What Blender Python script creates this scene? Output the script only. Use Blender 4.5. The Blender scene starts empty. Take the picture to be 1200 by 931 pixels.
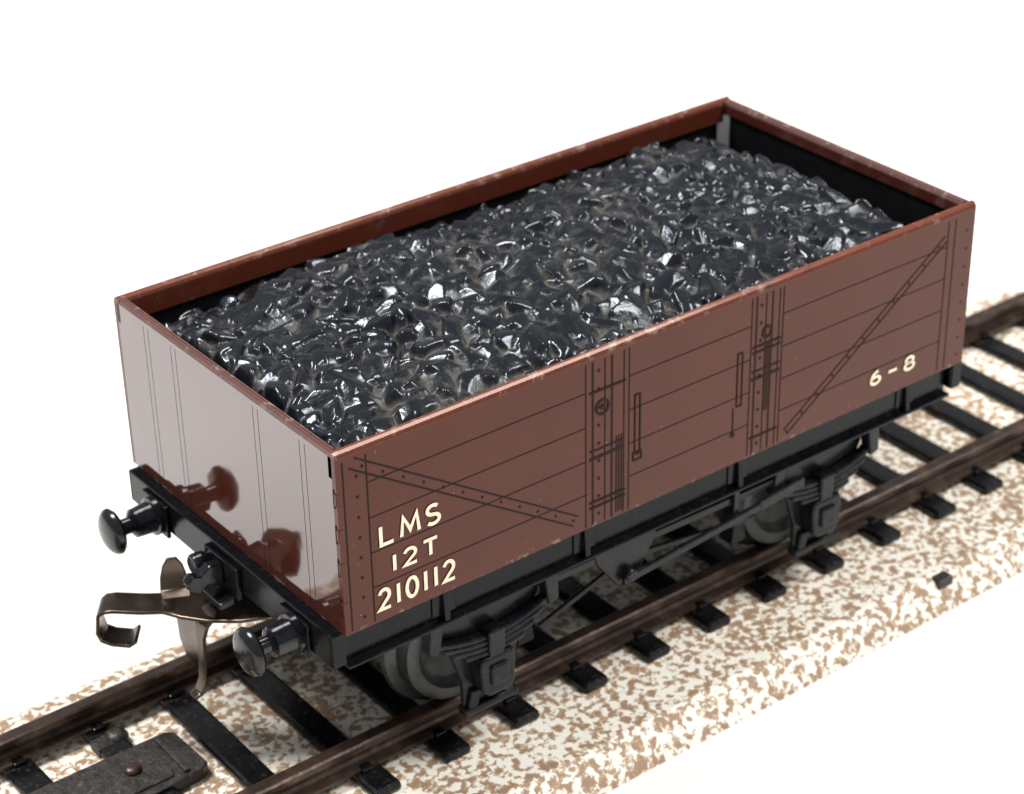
import bpy, bmesh, numpy as np, math, random
from mathutils import Vector, Matrix, Euler
random.seed(4); rng=np.random.default_rng(7)
OFF=2.50          # height of body floor above the paper (1 unit = 1 cm)
RT=OFF-1.85       # rail top
HL=3.8; HW=1.835; H=1.795
COL=bpy.context.scene.collection

# ---------------------------------------------------------------- materials
def newmat(name):
    m=bpy.data.materials.new(name); m.use_nodes=True
    nt=m.node_tree; b=nt.nodes['Principled BSDF']
    return m,nt,b
def N(nt,t,**kw):
    n=nt.nodes.new(t)
    for k,v in kw.items(): setattr(n,k,v)
    return n
def ramp(nt,src,stops):
    r=N(nt,'ShaderNodeValToRGB'); nt.links.new(src,r.inputs[0])
    e=r.color_ramp.elements
    while len(e)<len(stops): e.new(0.5)
    for i,(p,c) in enumerate(stops):
        e[i].position=p; e[i].color=(*c,1) if len(c)==3 else c
    return r.outputs[0]
def noise(nt,scale,detail=3,rough=.5,dist=0,vec=None):
    n=N(nt,'ShaderNodeTexNoise'); n.inputs['Scale'].default_value=scale
    n.inputs['Detail'].default_value=detail; n.inputs['Roughness'].default_value=rough
    n.inputs['Distortion'].default_value=dist
    if vec is None:
        tc=N(nt,'ShaderNodeTexCoord'); vec=tc.outputs['Object']
    nt.links.new(vec,n.inputs['Vector'])
    return n.outputs['Fac']
def mix(nt,f,a,b):
    m=N(nt,'ShaderNodeMix'); m.data_type='RGBA'
    for s,v in ((m.inputs[0],f),(m.inputs[6],a),(m.inputs[7],b)):
        if hasattr(v,'is_linked') or hasattr(v,'links'): nt.links.new(v,s)
        elif isinstance(v,(int,float)): s.default_value=v
        else: s.default_value=(*v,1)
    return m.outputs[2]
def math_(nt,op,a,b=0.0):
    m=N(nt,'ShaderNodeMath'); m.operation=op
    for s,v in ((m.inputs[0],a),(m.inputs[1],b)):
        if hasattr(v,'links'): nt.links.new(v,s)
        else: s.default_value=v
    return m.outputs[0]
def bump(nt,b,h,strength=.1,dist=.01):
    n=N(nt,'ShaderNodeBump'); n.inputs['Strength'].default_value=strength; n.inputs['Distance'].default_value=dist
    nt.links.new(h,n.inputs['Height']); nt.links.new(n.outputs[0],b.inputs['Normal'])

def paint_mat(name,rough=.16,ior=1.5,base=(.068,.0160,.0085),tint=(1,1,1),rim_sheen=(.18,.055,.034),specks=.3):
    m,nt,b=newmat(name)
    n1=noise(nt,1.3,4); c=mix(nt,n1,tuple(x*.80 for x in base),tuple(x*1.2 for x in base))
    tc=N(nt,'ShaderNodeTexCoord'); sx=N(nt,'ShaderNodeSeparateXYZ'); nt.links.new(tc.outputs['Object'],sx.inputs[0])
    top=N(nt,'ShaderNodeMapRange'); nt.links.new(sx.outputs['Z'],top.inputs[0])
    top.inputs[1].default_value=H-.07; top.inputs[2].default_value=H-.02
    n2=noise(nt,7,6,.7); chip=ramp(nt,n2,[(.55,(0,0,0)),(.64,(1,1,1))])
    f=math_(nt,'MULTIPLY',top.outputs[0],chip)
    c=mix(nt,math_(nt,'MULTIPLY',top.outputs[0],.6),c,rim_sheen)  # grazing sheen on the top edge painted in as lighter brown
    c=mix(nt,math_(nt,'MULTIPLY',f,.6),c,(.34,.28,.24))
    n2b=noise(nt,4.3,6,.75); ch2=ramp(nt,n2b,[(.58,(0,0,0)),(.64,(1,1,1))])
    c=mix(nt,math_(nt,'MULTIPLY',math_(nt,'MULTIPLY',top.outputs[0],ch2),.8),c,(.03,.025,.024))
    n3=noise(nt,26,2,.5); sp=ramp(nt,n3,[(.75,(0,0,0)),(.78,(1,1,1))])
    c=mix(nt,math_(nt,'MULTIPLY',sp,specks),c,(.4,.33,.28))
    lo=N(nt,'ShaderNodeMapRange'); nt.links.new(sx.outputs['Z'],lo.inputs[0]); lo.inputs[1].default_value=.05; lo.inputs[2].default_value=.0
    c=mix(nt,math_(nt,'MULTIPLY',math_(nt,'MULTIPLY',lo.outputs[0],chip),.6),c,(.30,.25,.2))
    nt.links.new(c,b.inputs['Base Color'])
    n4=noise(nt,5,5,.6)
    r=N(nt,'ShaderNodeMapRange'); nt.links.new(n4,r.inputs[0]); r.inputs[3].default_value=rough*.6; r.inputs[4].default_value=rough*1.5
    nt.links.new(r.outputs[0],b.inputs['Roughness']); b.inputs['IOR'].default_value=ior
    b.inputs['Specular Tint'].default_value=(*tint,1)
    n5=noise(nt,1.6,2,.4); bump(nt,b,n5,.2,.03)
    return m
M_side=paint_mat('brown_tinplate_paint',.15,1.34,tint=(1,.82,.76))
M_end=paint_mat('glossy_brown_tinplate',.055,2.2,(.056,.0135,.0085),(.97,.95,.99),(.13,.042,.028),.1)
def simple(name,col,rough,metal=0,var=.25,nscale=6,ior=1.5,bmp=.15,spec=.5,dust=0):
    m,nt,b=newmat(name)
    n=noise(nt,nscale,5,.6)
    c=ramp(nt,n,[(.3,tuple(x*(1-var) for x in col)),(.7,tuple(x*(1+var) for x in col))])
    if dust:
        nd=noise(nt,17,5,.7); d=ramp(nt,nd,[(.56,(0,0,0)),(.72,(1,1,1))])
        c=mix(nt,math_(nt,'MULTIPLY',d,dust),c,(.16,.13,.10))
    nt.links.new(c,b.inputs['Base Color']); b.inputs['Metallic'].default_value=metal
    r=N(nt,'ShaderNodeMapRange'); nt.links.new(n,r.inputs[0]); r.inputs[3].default_value=rough*.7; r.inputs[4].default_value=min(1,rough*1.35)
    nt.links.new(r.outputs[0],b.inputs['Roughness']); b.inputs['IOR'].default_value=ior
    b.inputs['Specular IOR Level'].default_value=spec
    n2=noise(nt,nscale*3,4,.6); bump(nt,b,n2,bmp,.01)
    return m
M_black=simple('black_enamel',(.003,.0035,.005),.20,var=.4,spec=.15,dust=.10)
M_buf=simple('glossy_black_buffer',(.006,.007,.010),.17,var=.4,bmp=.3,spec=.42,dust=.1)
M_inner=simple('black_inner_tin',(.004,.004,.005),.5,spec=.15)
M_ink=simple('black_printed_line',(.015,.006,.005),.5,bmp=0,spec=.12)
M_ink2=simple('faint_blue_printed_line',(.048,.014,.011),.06,bmp=0,ior=2.17)
M_cream=simple('cream_lettering',(.80,.68,.50),.45,var=.12,nscale=18,bmp=0)
M_glint=simple('pale_corner_glint',(.92,.92,.90),.3,metal=.1,var=.05)  # near-white colour that paints the glint of light at the corner
M_steel=simple('dull_grey_steel',(.06,.065,.065),.38,metal=.75,var=.35,dust=.15)
M_cast=simple('dark_grey_casting',(.006,.007,.009),.24,var=.5,spec=.26,dust=.15)
M_bronze=simple('dark_bronze_spring_metal',(.105,.080,.062),.25,metal=.9,var=.35,nscale=3)
M_sleeper=simple('glossy_black_sleeper',(.004,.004,.005),.22,var=.5,nscale=8,spec=.32,dust=.3)
M_dirty=simple('rusty_dirty_black_plate',(.022,.017,.014),.4,var=.8,nscale=9,bmp=.9,dust=.7)
M_rail,nt,b=newmat('rusty_brown_rail')
n=noise(nt,5,6,.7)
c=ramp(nt,n,[(.3,(.022,.013,.010)),(.55,(.055,.033,.024)),(.75,(.16,.095,.068))])
nt.links.new(c,b.inputs['Base Color']); b.inputs['Metallic'].default_value=.4; b.inputs['Roughness'].default_value=.34
n2=noise(nt,22,4,.6); bump(nt,b,n2,.3,.01)
# speckled base
M_base,nt,b=newmat('speckled_tan_cream_track_base')
n=noise(nt,12.5,3,.55,.3)
n3=noise(nt,.7,2)
s=math_(nt,'ADD',n,math_(nt,'MULTIPLY',math_(nt,'SUBTRACT',n3,.5),.14))
c=ramp(nt,s,[(.41,(.34,.22,.14)),(.485,(.50,.37,.25)),(.53,(.88,.84,.75))])
n4=noise(nt,2.3,5,.65); d=ramp(nt,n4,[(.58,(0,0,0)),(.8,(1,1,1))])
c=mix(nt,math_(nt,'MULTIPLY',d,.35),c,(.30,.20,.13))
nt.links.new(c,b.inputs['Base Color']); b.inputs['Roughness'].default_value=.5
bump(nt,b,s,.3,.02)
M_paper,nt,b=newmat('white_paper')
n=noise(nt,.4,3); c=ramp(nt,n,[(.3,(.90,.895,.87)),(.7,(.915,.91,.885))]); nt.links.new(c,b.inputs['Base Color']); b.inputs['Roughness'].default_value=.9
# coal
M_coal,nt,b=newmat('glossy_black_coal_with_dust')
at=N(nt,'ShaderNodeAttribute'); at.attribute_name='cavity'
cav=at.outputs['Fac']
nn=noise(nt,16,6,.75)
dd=math_(nt,'ADD',cav,math_(nt,'MULTIPLY',math_(nt,'SUBTRACT',nn,.5),.9))
nb=noise(nt,1.2,3,.5)
dd=math_(nt,'ADD',dd,math_(nt,'MULTIPLY',math_(nt,'SUBTRACT',nb,.5),.6))
du=ramp(nt,dd,[(.10,(1,1,1)),(.50,(0,0,0))])
c=mix(nt,du,(.0055,.0068,.0095),(.066,.058,.048)); nt.links.new(c,b.inputs['Base Color'])
r=N(nt,'ShaderNodeMapRange'); nt.links.new(du,r.inputs[0]); r.inputs[3].default_value=.19; r.inputs[4].default_value=.72
nt.links.new(r.outputs[0],b.inputs['Roughness']); b.inputs['IOR'].default_value=1.47
b.inputs['Specular Tint'].default_value=(.85,.92,1,1)
n6=noise(nt,11,3,.5); bump(nt,b,n6,.25,.03)

# ---------------------------------------------------------------- mesh helpers
def mkobj(name,bm,mats,parent=None,loc=(0,0,0),smooth=False,bevel=0,label=None):
    bmesh.ops.recalc_face_normals(bm,faces=bm.faces)
    me=bpy.data.meshes.new(name); bm.to_mesh(me); bm.free()
    for m in mats: me.materials.append(m)
    if smooth: me.shade_smooth() if hasattr(me,'shade_smooth') else None
    o=bpy.data.objects.new(name,me); COL.objects.link(o)
    if smooth:
        try: me.set_sharp_from_angle(angle=math.radians(35))
        except Exception: pass
    o.location=loc
    if parent: o.parent=parent
    if bevel:
        md=o.modifiers.new('b','BEVEL'); md.width=bevel; md.segments=2; md.limit_method='ANGLE'; md.angle_limit=math.radians(40)
    if label: o['label']=label
    return o
def box(bm,a,b,mi=0):
    (x0,y0,z0),(x1,y1,z1)=a,b
    v=[bm.verts.new(c) for c in ((x0,y0,z0),(x1,y0,z0),(x1,y1,z0),(x0,y1,z0),(x0,y0,z1),(x1,y0,z1),(x1,y1,z1),(x0,y1,z1))]
    for f in ((3,2,1,0),(4,5,6,7),(0,1,5,4),(1,2,6,5),(2,3,7,6),(3,0,4,7)):
        fc=bm.faces.new([v[i] for i in f]); fc.material_index=mi
def extr(bm,prof,axis,a,b,mi=0):
    def P(t,p):
        if axis=='x': return (t,p[0],p[1])
        if axis=='y': return (p[0],t,p[1])
        return (p[0],p[1],t)
    A=[bm.verts.new(P(a,p)) for p in prof]; B=[bm.verts.new(P(b,p)) for p in prof]
    n=len(prof); fs=[]
    for i in range(n):
        j=(i+1)%n; f=bm.faces.new((A[i],A[j],B[j],B[i])); f.material_index=mi; fs.append(f)
    for L in (A[::-1],B):
        f=bm.faces.new(L); f.material_index=mi
    return fs
def lathe(bm,prof,axis,c,seg=40,mi=0):
    rings=[]
    for t,r in prof:
        ring=[]
        for k in range(seg):
            a=2*math.pi*k/seg
            u,w=r*math.cos(a),r*math.sin(a)
            if axis=='x': p=(c[0]+t,c[1]+u,c[2]+w)
            elif axis=='y': p=(c[0]+u,c[1]+t,c[2]+w)
            else: p=(c[0]+u,c[1]+w,c[2]+t)
            ring.append(bm.verts.new(p))
        rings.append(ring)
    for a,b in zip(rings,rings[1:]):
        for k in range(seg):
            j=(k+1)%seg; f=bm.faces.new((a[k],a[j],b[j],b[k])); f.material_index=mi; f.smooth=True
    f=bm.faces.new(rings[0][::-1]); f.material_index=mi
    f=bm.faces.new(rings[-1]); f.material_index=mi
def strip3(bm,pts,w,t,up=None,mi=0):
    n=len(pts); secs=[]
    for i,(p,wd) in enumerate(zip(pts,w)):
        p=Vector(p); wd=Vector(wd)
        d=(Vector(pts[min(i+1,n-1)])-Vector(pts[max(i-1,0)])).normalized()
        nn=d.cross(wd).normalized()*t/2
        secs.append([bm.verts.new(p+s*wd/2+q*nn) for s,q in ((-1,-1),(1,-1),(1,1),(-1,1))])
    for a,b in zip(secs,secs[1:]):
        for k in range(4):
            f=bm.faces.new((a[k],a[(k+1)%4],b[(k+1)%4],b[k])); f.material_index=mi
    bm.faces.new(secs[0][::-1]).material_index=mi; bm.faces.new(secs[-1]).material_index=mi
def rod(bm,p0,p1,r,seg=10,mi=0):
    p0=Vector(p0);p1=Vector(p1);d=(p1-p0).normalized()
    u=d.orthogonal().normalized(); v=d.cross(u)
    R=[[bm.verts.new(p+r*(math.cos(2*math.pi*k/seg)*u+math.sin(2*math.pi*k/seg)*v)) for k in range(seg)] for p in (p0,p1)]
    for k in range(seg):
        j=(k+1)%seg; f=bm.faces.new((R[0][k],R[0][j],R[1][j],R[1][k])); f.smooth=True; f.material_index=mi
    bm.faces.new(R[0][::-1]).material_index=mi; bm.faces.new(R[1]).material_index=mi
def empty(name,loc):
    e=bpy.data.objects.new(name,None); COL.objects.link(e); e.location=loc; e.empty_display_size=.5; return e
def copyrot(o,parent=None,keepname=True):
    c=o.copy(); COL.objects.link(c); c.parent=parent or o.parent
    l=o.location; c.location=(-l.x,-l.y,l.z); c.rotation_euler=(0,0,math.pi)
    return c

# ---------------------------------------------------------------- wagon
wagon=empty('toy_coal_wagon',(HL,0,RT))
wagon['label']='brown tinplate toy open wagon with cream lettering on track'
wagon['category']='toy wagon'
Z=1.85

bm=bmesh.new()
yo=-HW
prof=[(yo,0),(yo,H-.05),(yo+.012,H-.018),(yo+.035,H),(yo+.065,H),(yo+.088,H-.018),(yo+.1,H-.05),(yo+.1,H-.25),(yo+.055,H-.25),(yo+.05,H-.27),(yo+.05,0)]
fs=extr(bm,prof,'x',-HL,HL)
fs[9].material_index=2; fs[8].material_index=2
def line(p0,p1,w,lay=1,mi=1):
    p0=Vector(p0);p1=Vector(p1);d=(p1-p0).normalized();n=Vector((-d.y,d.x))*w/2
    y=yo-.0008-.0012*lay
    v=[bm.verts.new((q.x-HL,y,q.y)) for q in (p0-n,p1-n,p1+n,p0+n)]
    f=bm.faces.new(v); f.material_index=mi
def dot(x,z,r,lay=4,mi=1,hole=0):
    y=yo-.0008-.0012*lay; S=14
    o_=[bm.verts.new((x-HL+r*math.cos(2*math.pi*k/S),y,z+r*math.sin(2*math.pi*k/S))) for k in range(S)]
    if not hole: f=bm.faces.new(o_); f.material_index=mi
    else:
        i_=[bm.verts.new((x-HL+hole*math.cos(2*math.pi*k/S),y,z+hole*math.sin(2*math.pi*k/S))) for k in range(S)]
        for k in range(S):
            j=(k+1)%S; f=bm.faces.new((o_[k],o_[j],i_[j],i_[k])); f.material_index=mi
lw=.0145
planks=[.37,.72,1.07,1.42]
for z in planks:
    for a,c in ((.30,2.62),(3.12,4.60),(5.0,7.22)): line((a,z),(c,z),lw*.85)
for x in (.07,.30,7.22,7.32): line((x,.03),(x,H-.1),lw*.9,2)
for k in range(8):
    dot(.2,.12+k*.2,.014); dot(7.5,.12+k*.2,.012)
for xs in ((2.62,2.70,2.84,2.92,3.06,3.12),(4.60,4.66,4.78,4.86,4.95,5.0)):
    for i,x in enumerate(xs): line((x,.02),(x,H-.09),lw*(1.5 if i in(1,3) else .9),2)
for x0 in (2.77,4.72):
    for k in range(9): dot(x0,.12+k*.185,.016)
for i in range(3): line((2.975+i*.03,.05),(2.975+i*.03,.86),.014,3)
for i in range(3): line((4.79+i*.028,.45),(4.79+i*.028,1.2),.014,3)
line((2.66,.72),(3.06,.72),.03,4); line((2.66,.80),(3.06,.80),.018,4)
line((4.62,.84),(4.98,.84),.03,4); line((4.62,.92),(4.98,.92),.018,4)
dot(2.81,1.22,.085,5,1,.058); dot(2.81,1.22,.03,5)
dot(4.8,1.30,.07,5,1,.04)
for a,c in (((2.66,.20),(3.08,.20)),((2.66,.26),(3.08,.26)),((4.62,.20),(4.98,.20)),((4.62,1.18),(4.98,1.18)),((4.62,1.12),(4.98,1.12)),((2.66,1.40),(3.08,1.40))): line(a,c,.02,6)
def outline(x0,z0,x1,z1,w):
    line((x0,z0),(x0,z1),w,5); line((x1,z0),(x1,z1),w,5); line((x0-w/2,z0),(x1+w/2,z0),w,6); line((x0-w/2,z1),(x1+w/2,z1),w,6)
outline(3.19,.58,3.25,1.2,.016); outline(3.17,.52,3.27,.6,.014)
outline(4.44,.62,4.50,1.18,.014); line((4.40,.34),(4.40,.62),.012,5); dot(4.40,.33,.03,5)
def diag(p0,p1,hw):
    p0=Vector(p0);p1=Vector(p1);d=(p1-p0).normalized();n=Vector((-d.y,d.x))*hw
    line(p0+n,p1+n,lw,3); line(p0-n,p1-n,lw,3)
    L=(p1-p0).length; k=.12
    while k<L:
        q=p0+d*k; dot(q.x,q.y,.013); k+=.24
diag((.16,1.66),(2.5,.14),.05)
diag((7.2,1.52),(5.1,.1),.035)
side=mkobj('side_panel',bm,[M_side,M_ink,M_inner],wagon,(0,0,Z))

# lettering drawn with even brush strokes
GL={}
def arc(cx,cy,rx,ry,a0,a1,n=14):
    return [(cx+rx*math.cos(math.radians(a0+(a1-a0)*i/n)),cy+ry*math.sin(math.radians(a0+(a1-a0)*i/n))) for i in range(n+1)]
GL['L']=[[(0,1),(0,0),(.62,0)]]
GL['M']=[[(0,0),(.10,1),(.45,.22),(.80,1),(.90,0)]]
GL['S']=[arc(.31,.755,.29,.245,35,270,16)+arc(.31,.25,.32,.25,90,-145,16)[1:]]
GL['T']=[[(0,1),(.7,1)],[(.35,.93),(.35,0)]]
GL['1']=[[(.12,1),(.12,0)]]
GL['2']=[arc(.29,.70,.28,.30,165,-35,16)+[(0,0),(.62,0)]]
GL['0']=[arc(.31,.5,.30,.5,90,450,28)]
GL['6']=[arc(.62,.42,.60,.60,105,175,8)+arc(.31,.29,.29,.29,165,525,24)]
GL['8']=[arc(.31,.27,.31,.27,90,450,24),arc(.31,.77,.25,.23,-90,270,24)]
GL['-']=[[(0,.5),(.55,.5)]]
WID={'L':.62,'M':.90,'S':.62,'T':.7,'1':.24,'2':.62,'0':.62,'6':.62,'8':.62,'-':.55}
def stroke(bm,pts,w):
    pts=[Vector(p) for p in pts]; n=len(pts); L=[];R=[]
    for i,p in enumerate(pts):
        if i==0: d=(pts[1]-p).normalized(); m=Vector((-d.y,d.x))*w/2
        elif i==n-1: d=(p-pts[i-1]).normalized(); m=Vector((-d.y,d.x))*w/2
        else:
            d1=(p-pts[i-1]).normalized(); d2=(pts[i+1]-p).normalized()
            n1=Vector((-d1.y,d1.x)); n2=Vector((-d2.y,d2.x)); mm=(n1+n2).normalized(); m=mm*(w/2)/max(.45,mm.dot(n1))
        L.append(bm.verts.new((p.x+m.x-HL,yo-.010,p.y+m.y))); R.append(bm.verts.new((p.x-m.x-HL,yo-.010,p.y-m.y)))
    for i in range(n-1): bm.faces.new((L[i],L[i+1],R[i+1],R[i]))
def word(s,x0,x1,z0,z1,w,gap=.3):
    bm=bmesh.new()
    tot=sum(WID[c] for c in s)+gap*(len(s)-1)
    sx=(x1-x0)/tot; sz=z1-z0-w; x=0
    for c in s:
        for st_ in GL[c]: stroke(bm,[(x0+(x+a)*sx,z0+w/2+b_*sz) for a,b_ in st_],w)
        x+=WID[c]+gap
    return mkobj('lettering',bm,[M_cream],side,(0,0,0))
lets=[word('LMS',.40,1.00,.745,.965,.036,.42),word('12T',.50,.97,.445,.635,.034,.38),word('210112',.35,1.14,.105,.335,.036,.36),word('6-8',6.25,6.86,.185,.355,.034,.55)]
side2=copyrot(side)
for l in lets:
    l2=l.copy(); COL.objects.link(l2); l2.parent=side2

bm=bmesh.new()
xo=-HL
wy=HW-.052
prof=[(xo,0),(xo,H-.05),(xo+.012,H-.018),(xo+.03,H-.002),(xo+.05,H-.01),(xo+.05,0)]
fs=extr(bm,prof,'y',-wy,wy); fs[4].material_index=2
extr(bm,[(xo+.052,H-.16),(xo+.052,H-.006),(xo+.075,H-.012),(xo+.095,H-.05),(xo+.095,H-.16)],'y',-(HW-.105),HW-.105)
def eline(y0,z0,y1,z1,w,lay=1,mi=1):
    x=xo-.0008-.001*lay
    q=[(y0-w/2,z0),(y0+w/2,z0),(y0+w/2,z1),(y0-w/2,z1)]
    f=bm.faces.new([bm.verts.new((x,a,c)) for a,c in q]); f.material_index=mi
for y in (1.30,1.22,.81,.73,-.57,-.65,-1.38,-1.30): eline(y,.03,y,H-.1,.009,2)
endp=mkobj('end_panel',bm,[M_end,M_ink2,M_inner],wagon,(0,0,Z),label='glossy brown end panel reflecting the white surroundings')
endp2=copyrot(endp)
for z in (.22,.62,.95,1.3):
    bm=bmesh.new(); box(bm,(xo-.010,-HW-.006,z),(xo+.045,-HW+.03,z+.12))
    tb=mkobj('corner_tab',bm,[M_side],wagon,(0,0,Z),bevel=.006); copyrot(tb)
    bm=bmesh.new(); box(bm,(xo-.005,-HW+.032,z-.03),(xo+.03,-HW+.050,z+.15))
    tb=mkobj('tab_slot',bm,[M_inner],wagon,(0,0,Z)); copyrot(tb)
bm=bmesh.new(); extr(bm,[(HL-.15,HW-.056),(HL-.056,HW-.056),(HL-.056,HW-.15)],'z',1.18,H-.18)  # added pale strip imitating light that shines through the corner gap
mkobj('corner_glint',bm,[M_glint],wagon,(0,0,Z),label='pale strip standing in for light through the inner corner gap')
bm=bmesh.new(); box(bm,(-HL+.06,-HW+.07,.01),(HL-.06,HW-.07,.06)); 
mkobj('floor_panel',bm,[M_inner],wagon,(0,0,Z))

bm=bmesh.new()
ys=-1.65
extr(bm,[(ys-.11,-.42),(ys-.11,-.388),(ys-.03,-.383),(ys-.03,-.012),(ys+.03,-.012),(ys+.03,-.42)],'x',-HL+.06,HL-.06)
for gx in (1.12,2.72,4.63,6.94):
    X=gx-HL
    extr(bm,[(ys-.03,-.383),(ys-.10,-.383),(ys-.07,-.02),(ys-.03,-.02)],'x',X-.03,X+.03)
    extr(bm,[(ys-.03,-.34),(ys-.045,-.34),(ys-.045,-.1),(ys-.03,-.1)],'x',X-.13,X+.13)
sole=mkobj('solebar',bm,[M_black],wagon,(0,0,Z),bevel=.010); copyrot(sole)

bm=bmesh.new()
hy=1.73
box(bm,(xo-.10,-hy,-.34),(xo-.06,hy,-.02))
box(bm,(xo-.10,-hy,-.040),(xo+.06,hy,-.008))
box(bm,(xo-.10,-hy,-.35),(xo+.04,hy,-.32))
box(bm,(xo-.10,-hy-.03,-.35),(xo+.04,-hy+.005,-.01)); box(bm,(xo-.10,hy-.005,-.35),(xo+.04,hy+.03,-.01))
for y in (-1.21,1.21): box(bm,(xo-.14,y-.22,-.40),(xo-.10,y+.22,-.05))
box(bm,(xo-.15,-.28,-.42),(xo-.10,.28,-.08))
head=mkobj('headstock',bm,[M_black],wagon,(0,0,Z),bevel=.012)
bm=bmesh.new()
lathe(bm,[(0,.19),(-.05,.19),(-.06,.155),(-.24,.14),(-.26,.11),(-.28,.08),(-.36,.08),(-.38,.10),(-.40,.17),(-.42,.212),(-.445,.228),(-.475,.222),(-.505,.195),(-.53,.15),(-.545,.08),(-.548,.0001)],'x',(0,0,0),40)
buf=mkobj('buffer',bm,[M_buf],head,(xo-.14,-1.22,-.23),smooth=True)
b2=buf.copy(); COL.objects.link(b2); b2.parent=head; b2.location.y=1.20
bm=bmesh.new()
extr(bm,[(xo-.15,-.12),(xo-.28,-.10),(xo-.38,-.17),(xo-.46,-.14),(xo-.52,-.2),(xo-.49,-.30),(xo-.40,-.35),(xo-.32,-.29),(xo-.24,-.33),(xo-.15,-.35)],'y',-.05,.05)
extr(bm,[(xo-.15,-.40),(xo-.30,-.42),(xo-.30,-.49),(xo-.15,-.49)],'y',-.22,.26)
lathe(bm,[(-.13,.09),(-.11,.11),(-.04,.11),(0.02,.10)],'x',(xo-.15,.30,-.28),16)
hk=mkobj('draw_hook',bm,[M_buf],head,(0,0,0),bevel=.022)
head2=copyrot(head)
for o in (buf,b2,hk):
    c=o.copy(); COL.objects.link(c); c.parent=head2
    if o is not hk: c.location.x+=.30

# coupling
bm=bmesh.new()
X=xo
def P(x,y,z): return (X+x,y,z)
zc=-.62
strip3(bm,[P(.35,-.36,zc+.06),P(.0,-.10,zc+.02),P(-.22,.16,zc-.02),P(-.40,.32,zc-.02),P(-.54,.42,zc-.02)],[(.32,.42,0),(.34,.48,0),(.34,.50,0),(.28,.42,0),(.19,.26,0)],.035)
strip3(bm,[P(-.44,.34,zc-.02),P(-.70,.53,zc-.02),P(-.90,.70,zc-.01),P(-.97,.75,zc-.02),P(-1.01,.78,zc-.06),P(-1.03,.79,zc-.25),P(-1.01,.77,zc-.34),P(-.94,.71,zc-.38),P(-.82,.60,zc-.39),P(-.77,.55,zc-.33)],
       [(.19,.25,0)]*3+[(.19,.25,0)]*3+[(.17,.22,0)]*4,.035)
strip3(bm,[P(-.22,.02,zc),P(-.34,-.0,zc-.02),P(-.40,-.01,zc-.07),P(-.42,-.01,zc-.20),P(-.43,-.01,zc-.50),P(-.45,-.01,zc-.68),P(-.50,-.01,zc-.80),P(-.57,-.01,zc-.82)],
       [(.1,.26,0),(.04,.26,0),(0,.22,0),(0,.14,0),(0,.11,0),(0,.11,0),(0,.13,0),(0,.11,0)],.035)
strip3(bm,[P(-.42,.40,zc-.02),P(-.37,.50,zc+.02),P(-.35,.55,zc+.12),P(-.34,.57,zc+.24),P(-.34,.57,zc+.32)],[(.24,-.12,0),(.25,-.12,0),(.23,-.11,0),(.17,-.08,0),(.08,-.04,0)],.035)
strip3(bm,[P(-.16,.26,zc-.03),P(-.28,.36,zc-.12),P(-.32,.40,zc-.35),P(-.33,.40,zc-.6),P(-.3,.40,zc-.8)],[(.12,.44,0),(.08,.52,0),(.04,.52,0),(.02,.40,0),(.0,.25,0)],.035)
coup=mkobj('coupling',bm,[M_bronze],wagon,(0,0,Z),smooth=True,bevel=.012,label='dark bronze bent metal hook coupling'); 
copyrot(coup)

# axleguard
bm=bmesh.new()
ya=-1.50
extr(bm,[(-.68,-.41),(.68,-.41),(.60,-.70),(.40,-1.02),(.30,-1.32),(.29,-1.62),(.24,-1.70),(-.24,-1.70),(-.29,-1.62),(-.30,-1.32),(-.40,-1.02),(-.60,-.70)],'y',ya-.03,ya+.03)
for k,(l,zz) in enumerate(((.68,-.68),(.57,-.735),(.46,-.79),(.34,-.845))):
    n=8; up=[]; lo=[]
    for i in range(n+1):
        x=-l+2*l*i/n; z=zz-.15*(1-(x/.68)**2)
        up.append((x,z)); lo.append((x,z-.057))
    extr(bm,up+lo[::-1],'y',ya-.15-.006*k,ya-.028)
box(bm,(-.09,ya-.19,-1.12),(.09,ya-.03,-.78))
extr(bm,[(-.18,-1.05),(.18,-1.05),(.20,-1.17),(.18,-1.42),(.11,-1.48),(-.11,-1.48),(-.18,-1.42),(-.20,-1.17)],'y',ya-.20,ya-.025)
extr(bm,[(-.10,-1.14),(.10,-1.14),(.10,-1.36),(-.10,-1.36)],'y',ya-.235,ya-.19)
extr(bm,[(-.22,-1.44),(-.10,-1.44),(-.16,-1.66),(-.27,-1.66)],'y',ya-.08,ya-.03)
extr(bm,[(.10,-1.44),(.22,-1.44),(.27,-1.66),(.16,-1.66)],'y',ya-.08,ya-.03)
box(bm,(-.31,ya-.09,-1.70),(.31,ya+.045,-1.62))
for sx in(-1,1):
    extr(bm,[(sx*.56,-.43),(sx*.72,-.43),(sx*.74,-.76),(sx*.62,-.80)] if sx>0 else [(-.72,-.43),(-.56,-.43),(-.62,-.80),(-.74,-.76)],'y',ya-.17,ya-.03)
agd=mkobj('axleguard',bm,[M_cast],wagon,(-2.1,0,Z),bevel=.022)
a2=agd.copy(); COL.objects.link(a2); a2.location.x=2.1
copyrot(agd); copyrot(a2)
bm=bmesh.new()
prof=[(.16,.09),(.13,.14),(.05,.16),(.02,.22),(.02,.42),(.07,.47),(.12,.50),(.12,.57),(.10,.625),(-.06,.64),(-.08,.66),(-.10,.74),(-.14,.76),(-.17,.74),(-.18,.6),(-.12,.5),(-.10,.2),(-.2,.12)]
prof=[(-t,r) for t,r in prof]
lathe(bm,prof,'y',(0,0,0),56)
wh=mkobj('wheel',bm,[M_steel],wagon,(-2.1,-1.02,Z-1.21),smooth=True)
c=wh.copy(); COL.objects.link(c); c.location.x=2.1
copyrot(wh); copyrot(c)
bm=bmesh.new(); rod(bm,(0,-1.5,0),(0,1.5,0),.06,16)
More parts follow.
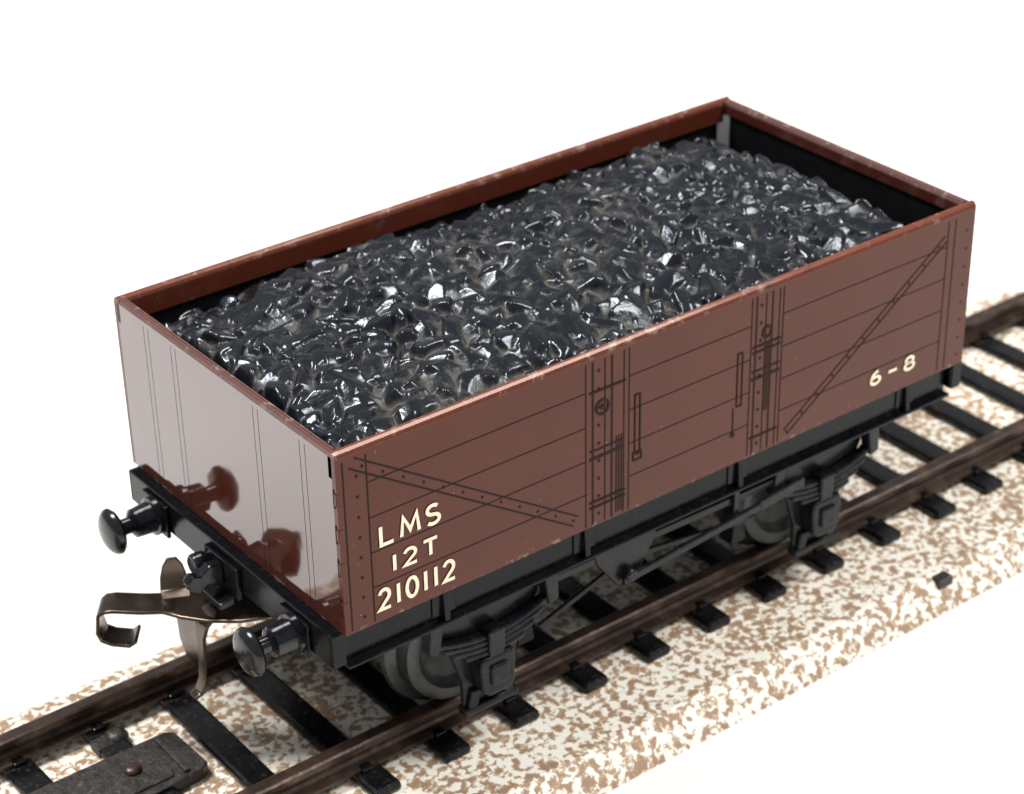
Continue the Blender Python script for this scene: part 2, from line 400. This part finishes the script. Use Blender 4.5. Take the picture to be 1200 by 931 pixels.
ax=mkobj('axle',bm,[M_steel],wagon,(-2.1,0,Z-1.21)); c=ax.copy(); COL.objects.link(c); c.location.x=2.1
bm=bmesh.new()
yb=-1.62
def bar(x0,z0,x1,z1,w,y0,y1):
    p0=Vector((x0,z0));p1=Vector((x1,z1));d=(p1-p0).normalized();n=Vector((-d.y,d.x))*w/2
    extr(bm,[tuple(p0-n),tuple(p1-n),tuple(p1+n),tuple(p0+n)],'y',y0,y1)
bar(-1.42,-.56,1.42,-.60,.08,yb-.02,yb+.03)
extr(bm,[(-.95,-.42),(-.15,-.42),(-.20,-.60),(-.42,-.95),(-.64,-.95),(-.90,-.60)],'y',yb-.035,yb+.02)
bar(-.62,-.88,1.15,-.74,.075,yb-.11,yb-.06)
bar(1.12,-.74,1.72,-.68,.11,yb-.11,yb-.06)
lathe(bm,[(-.13,.05),(-.11,.07),(0,.07)],'y',(-.53,yb-.0,-.84),14)
bar(-.52,-.95,-1.4,-1.22,.06,yb+.20,yb+.24); bar(-.52,-.9,1.4,-1.15,.06,yb+.24,yb+.28)
bar(.85,-.42,.85,-.80,.07,yb-.06,yb-.025)
for sx in (-1.38,1.38):
    extr(bm,[(sx-.1,-.85),(sx+.1,-.85),(sx+.06,-1.2),(sx+.1,-1.55),(sx-.1,-1.55),(sx-.05,-1.2)],'y',yb+.45,yb+.65)
bg=mkobj('brake_gear',bm,[M_cast],wagon,(0,0,Z),bevel=.01)
copyrot(bg)
bm=bmesh.new(); box(bm,(-HL+.1,-1.55,-.10),(HL-.1,1.55,-.05)); mkobj('underframe_plate',bm,[M_inner],wagon,(0,0,Z))

# ---------------------------------------------------------------- coal load
x0,x1,y0c,y1c=.10,7.30,-1.70,1.70
st=.01
nx=int((x1-x0)/st)+1; ny=int((y1c-y0c)/st)+1
gx=np.linspace(x0,x1,nx); gy=np.linspace(y0c,y1c,ny)
GX,GY=np.meshgrid(gx,gy,indexing='ij')
hf=np.full(GX.shape,-.04)
sp=.175
for i in range(int(7.4/sp)):
    for j in range(int(3.6/(sp*.9))):
        cx=x0+(i+.5*(j%2)+rng.uniform(-.38,.38))*sp; cy=y0c+(j+rng.uniform(-.38,.38))*sp*.9
        ph=rng.uniform(0,math.pi); el=rng.uniform(1.0,1.8); R=sp*rng.uniform(.46,.76)
        ht=rng.uniform(.045,.13)
        a0=max(0,int((cx-.4-x0)/st)); a1=min(nx,int((cx+.4-x0)/st)); b0=max(0,int((cy-.4-y0c)/st)); b1=min(ny,int((cy+.4-y0c)/st))
        if a1<=a0 or b1<=b0: continue
        X_=GX[a0:a1,b0:b1]-cx; Y_=GY[a0:a1,b0:b1]-cy
        U=(X_*math.cos(ph)+Y_*math.sin(ph))/el; V=(-X_*math.sin(ph)+Y_*math.cos(ph))
        t1,t2=rng.uniform(-.5,.5,2)
        h=ht+U*t1+V*t2-.8*(U*U+V*V)
        for _ in range(2):
            an=rng.uniform(0,2*math.pi); h=np.minimum(h,ht*rng.uniform(1.0,1.12)-rng.uniform(.35,1.0)*(U*math.cos(an)+V*math.sin(an)))
        k=rng.integers(4,7); an0=rng.uniform(0,6.28)
        for q in range(k):
            an=an0+q*2*math.pi/k+rng.uniform(-.35,.35); s=rng.uniform(2.0,4.0); rr=R*rng.uniform(.75,1.1)
            h=np.minimum(h,ht+s*(rr-(U*math.cos(an)+V*math.sin(an))) - .03)
        hf[a0:a1,b0:b1]=np.maximum(hf[a0:a1,b0:b1],h)
def blur(a,n):
    for _ in range(n):
        p=np.pad(a,1,mode='edge')
        a=(p[1:-1,1:-1]*4+p[:-2,1:-1]*2+p[2:,1:-1]*2+p[1:-1,:-2]*2+p[1:-1,2:]*2+p[:-2,:-2]+p[2:,2:]+p[:-2,2:]+p[2:,:-2])/16
    return a
hs=blur(hf,2)
cav=hs-blur(hs,80)
cav=np.clip(.5+cav/.12,0,1)
def sm(t): t=np.clip(t,0,1); return t*t*(3-2*t)
u=(GX-(x0+x1)/2)/((x1-x0)/2); v=GY/1.70
ex=np.minimum((GX-x0)*1.6,x1-GX); ey=np.minimum(GY-y0c,y1c-GY)
dome=1.03+.44*sm(ex/.42+.1)*sm(ey/.35+.35)+.26*np.clip(1-np.abs(u)**2.6,0,1)**.8*np.clip(1-v**2,0,1)
dome+= .03*np.sin(GX*1.7+1)*np.cos(GY*1.9)+.02*np.sin(GX*3.9+GY*2)
ZZ=dome+hs*1.2
co=np.stack([GX-HL,GY,ZZ-1.2],-1).reshape(-1,3)
idx=np.arange(nx*ny).reshape(nx,ny)
F=np.stack([idx[:-1,:-1],idx[1:,:-1],idx[1:,1:],idx[:-1,1:]],-1).reshape(-1,4)
me=bpy.data.meshes.new('coal_load')
me.vertices.add(len(co)); me.vertices.foreach_set('co',co.ravel())
me.loops.add(F.size); me.loops.foreach_set('vertex_index',F.ravel().astype(np.int32))
me.polygons.add(len(F)); me.polygons.foreach_set('loop_start',np.arange(0,F.size,4,dtype=np.int32))
me.update(); me.validate()
at=me.attributes.new('cavity','FLOAT','POINT'); at.data.foreach_set('value',cav.ravel().astype(np.float32))
me.polygons.foreach_set('use_smooth',np.ones(len(F),bool))
me.materials.append(M_coal)
coal=bpy.data.objects.new('coal_load',me); COL.objects.link(coal); coal.location=(HL,0,OFF+1.2)
coal['label']='heaped glossy black moulded coal lumps filling the brown wagon'
coal['category']='coal'

# ---------------------------------------------------------------- track
track=empty('railway_track',(3,0,0))
track['label']='toy railway track with brown rails and black sleepers on speckled base'
track['category']='toy train track'
xa,xb=-14,26
bm=bmesh.new()
zb=OFF-2.2
extr(bm,[(-2.48,.004),(-2.45,.05),(-2.26,zb-.03),(-2.18,zb),(1.70,zb),(1.78,zb-.03),(1.97,.05),(2.0,.004)],'x',xa,xb)
mkobj('track_base',bm,[M_base],track,(-3,0,0))
bm=bmesh.new(); box(bm,(6.98,-2.34,zb-.12),(7.2,-2.18,zb-.01)); mkobj('base_notch',bm,[M_dirty],track,(-3,0,0),bevel=.02)
def railprof(yc,z0):
    P_=[(-.15,0),(-.15,.03),(-.05,.055),(-.035,.09),(-.035,.15),(-.075,.175),(-.078,.235),(-.055,.25),(.055,.25),(.078,.235),(.075,.175),(.035,.15),(.035,.09),(.05,.055),(.15,.03),(.15,0)]
    return [(yc+a,z0+c*(RT-z0)/.25) for a,c in P_]
zs=zb+.10
bm=bmesh.new(); extr(bm,railprof(0,zs),'x',xa,xb); rl=mkobj('rail',bm,[M_rail],track,(-3,-1.055,0))
c=rl.copy(); COL.objects.link(c); c.location.y=1.055
bm=bmesh.new()
box(bm,(-.15,-1.52,zb-.01),(.15,1.38,zs-.001))
slp=mkobj('sleeper',bm,[M_sleeper],track,(2.17-3,0,0),bevel=.04)
for k in range(-12,26):
    if k==0: continue
    c=slp.copy(); COL.objects.link(c); c.location.x=2.17-3+.828*k+random.uniform(-.02,.02); c.location.y=random.uniform(-.03,.03); c.rotation_euler.z=random.uniform(-.015,.015)
bm=bmesh.new()
box(bm,(-.06,-.19,zs-.002),(.06,.19,zs+.045))
cl=mkobj('rail_clip',bm,[M_sleeper],track,(2.17-3,-1.055,0),bevel=.015)
for k in range(-7,16):
    for y in (-1.055,1.055):
        if k==0 and y<0: continue
        c=cl.copy(); COL.objects.link(c); c.location=(2.17-3+.828*k,y,0)
bm=bmesh.new()
cx=-1.05; cy=.08
extr(bm,[(cx-1.3,cy-.34),(cx-.1,cy-.38),(cx+.38,cy-.34),(cx+.46,cy-.28),(cx+.44,cy+.30),(cx+.36,cy+.36),(cx-.3,cy+.36),(cx-1.3,cy+.36)],'z',zb,zb+.13)
extr(bm,[(cx-1.2,cy-.28),(cx+.10,cy-.28),(cx+.14,cy-.20),(cx+.14,cy+.22),(cx+.06,cy+.29),(cx-1.2,cy+.29)],'z',zb+.128,zb+.15)
extr(bm,[(cx+.21,cy-.30),(cx+.27,cy-.30),(cx+.28,cy+.28),(cx+.22,cy+.30)],'z',zb+.128,zb+.165)
lathe(bm,[(0,.09),(.03,.085),(.05,.06),(.055,.02)],'z',(cx-.16,cy+.02,zb+.148),20,1)
lathe(bm,[(0,.12),(.09,.12),(.13,.09),(.15,.05)],'z',(cx+.0,.72,zb),18)
box(bm,(cx-.24,.62,zb),(cx-.04,.80,zb+.10))
mkobj('connection_plate',bm,[M_dirty,M_rail],track,(-3,0,0),bevel=.02,label='flat dusty black plate with small round brown rivet')

# ---------------------------------------------------------------- ground
bm=bmesh.new(); S=90
box(bm,(-S,-S,-.2),(S,S,0)); g=mkobj('ground',bm,[M_paper]); g['kind']='structure'

# ---------------------------------------------------------------- light and camera
w=bpy.data.worlds.new('World'); bpy.context.scene.world=w; w.use_nodes=True
bg_=w.node_tree.nodes['Background']; bg_.inputs[0].default_value=(.96,.975,1,1); bg_.inputs[1].default_value=.42
def area(name,loc,tgt,size,power,col=(1,1,1)):
    l=bpy.data.lights.new(name,'AREA'); l.shape='RECTANGLE'; l.size=size[0]; l.size_y=size[1]; l.energy=power; l.color=col
    o=bpy.data.objects.new(name,l); COL.objects.link(o); o.location=loc
    o.rotation_euler=(Vector(tgt)-Vector(loc)).to_track_quat('-Z','Y').to_euler(); return o
area('softbox',(-13,14,40),(3,2,0),(12,12),24500,(1,.985,.955))
area('fill_softbox',(22,-18,38),(4,-3,0),(16,16),20500,(1,.985,.955))
cam=bpy.data.cameras.new('camera'); co_=bpy.data.objects.new('camera',cam); COL.objects.link(co_)
co_.location=(-7.9845,-14.8197,10.9591+OFF); co_.rotation_euler=(1.0523,.0181,-.6566)
cam.sensor_width=36; cam.lens=2578.5939/1200*36; cam.clip_end=500
cam.dof.use_dof=True; cam.dof.focus_distance=18.4; cam.dof.aperture_fstop=.62
sc=bpy.context.scene; sc.camera=co_
sc.view_settings.view_transform='Standard'; sc.view_settings.look='None'; sc.view_settings.exposure=0
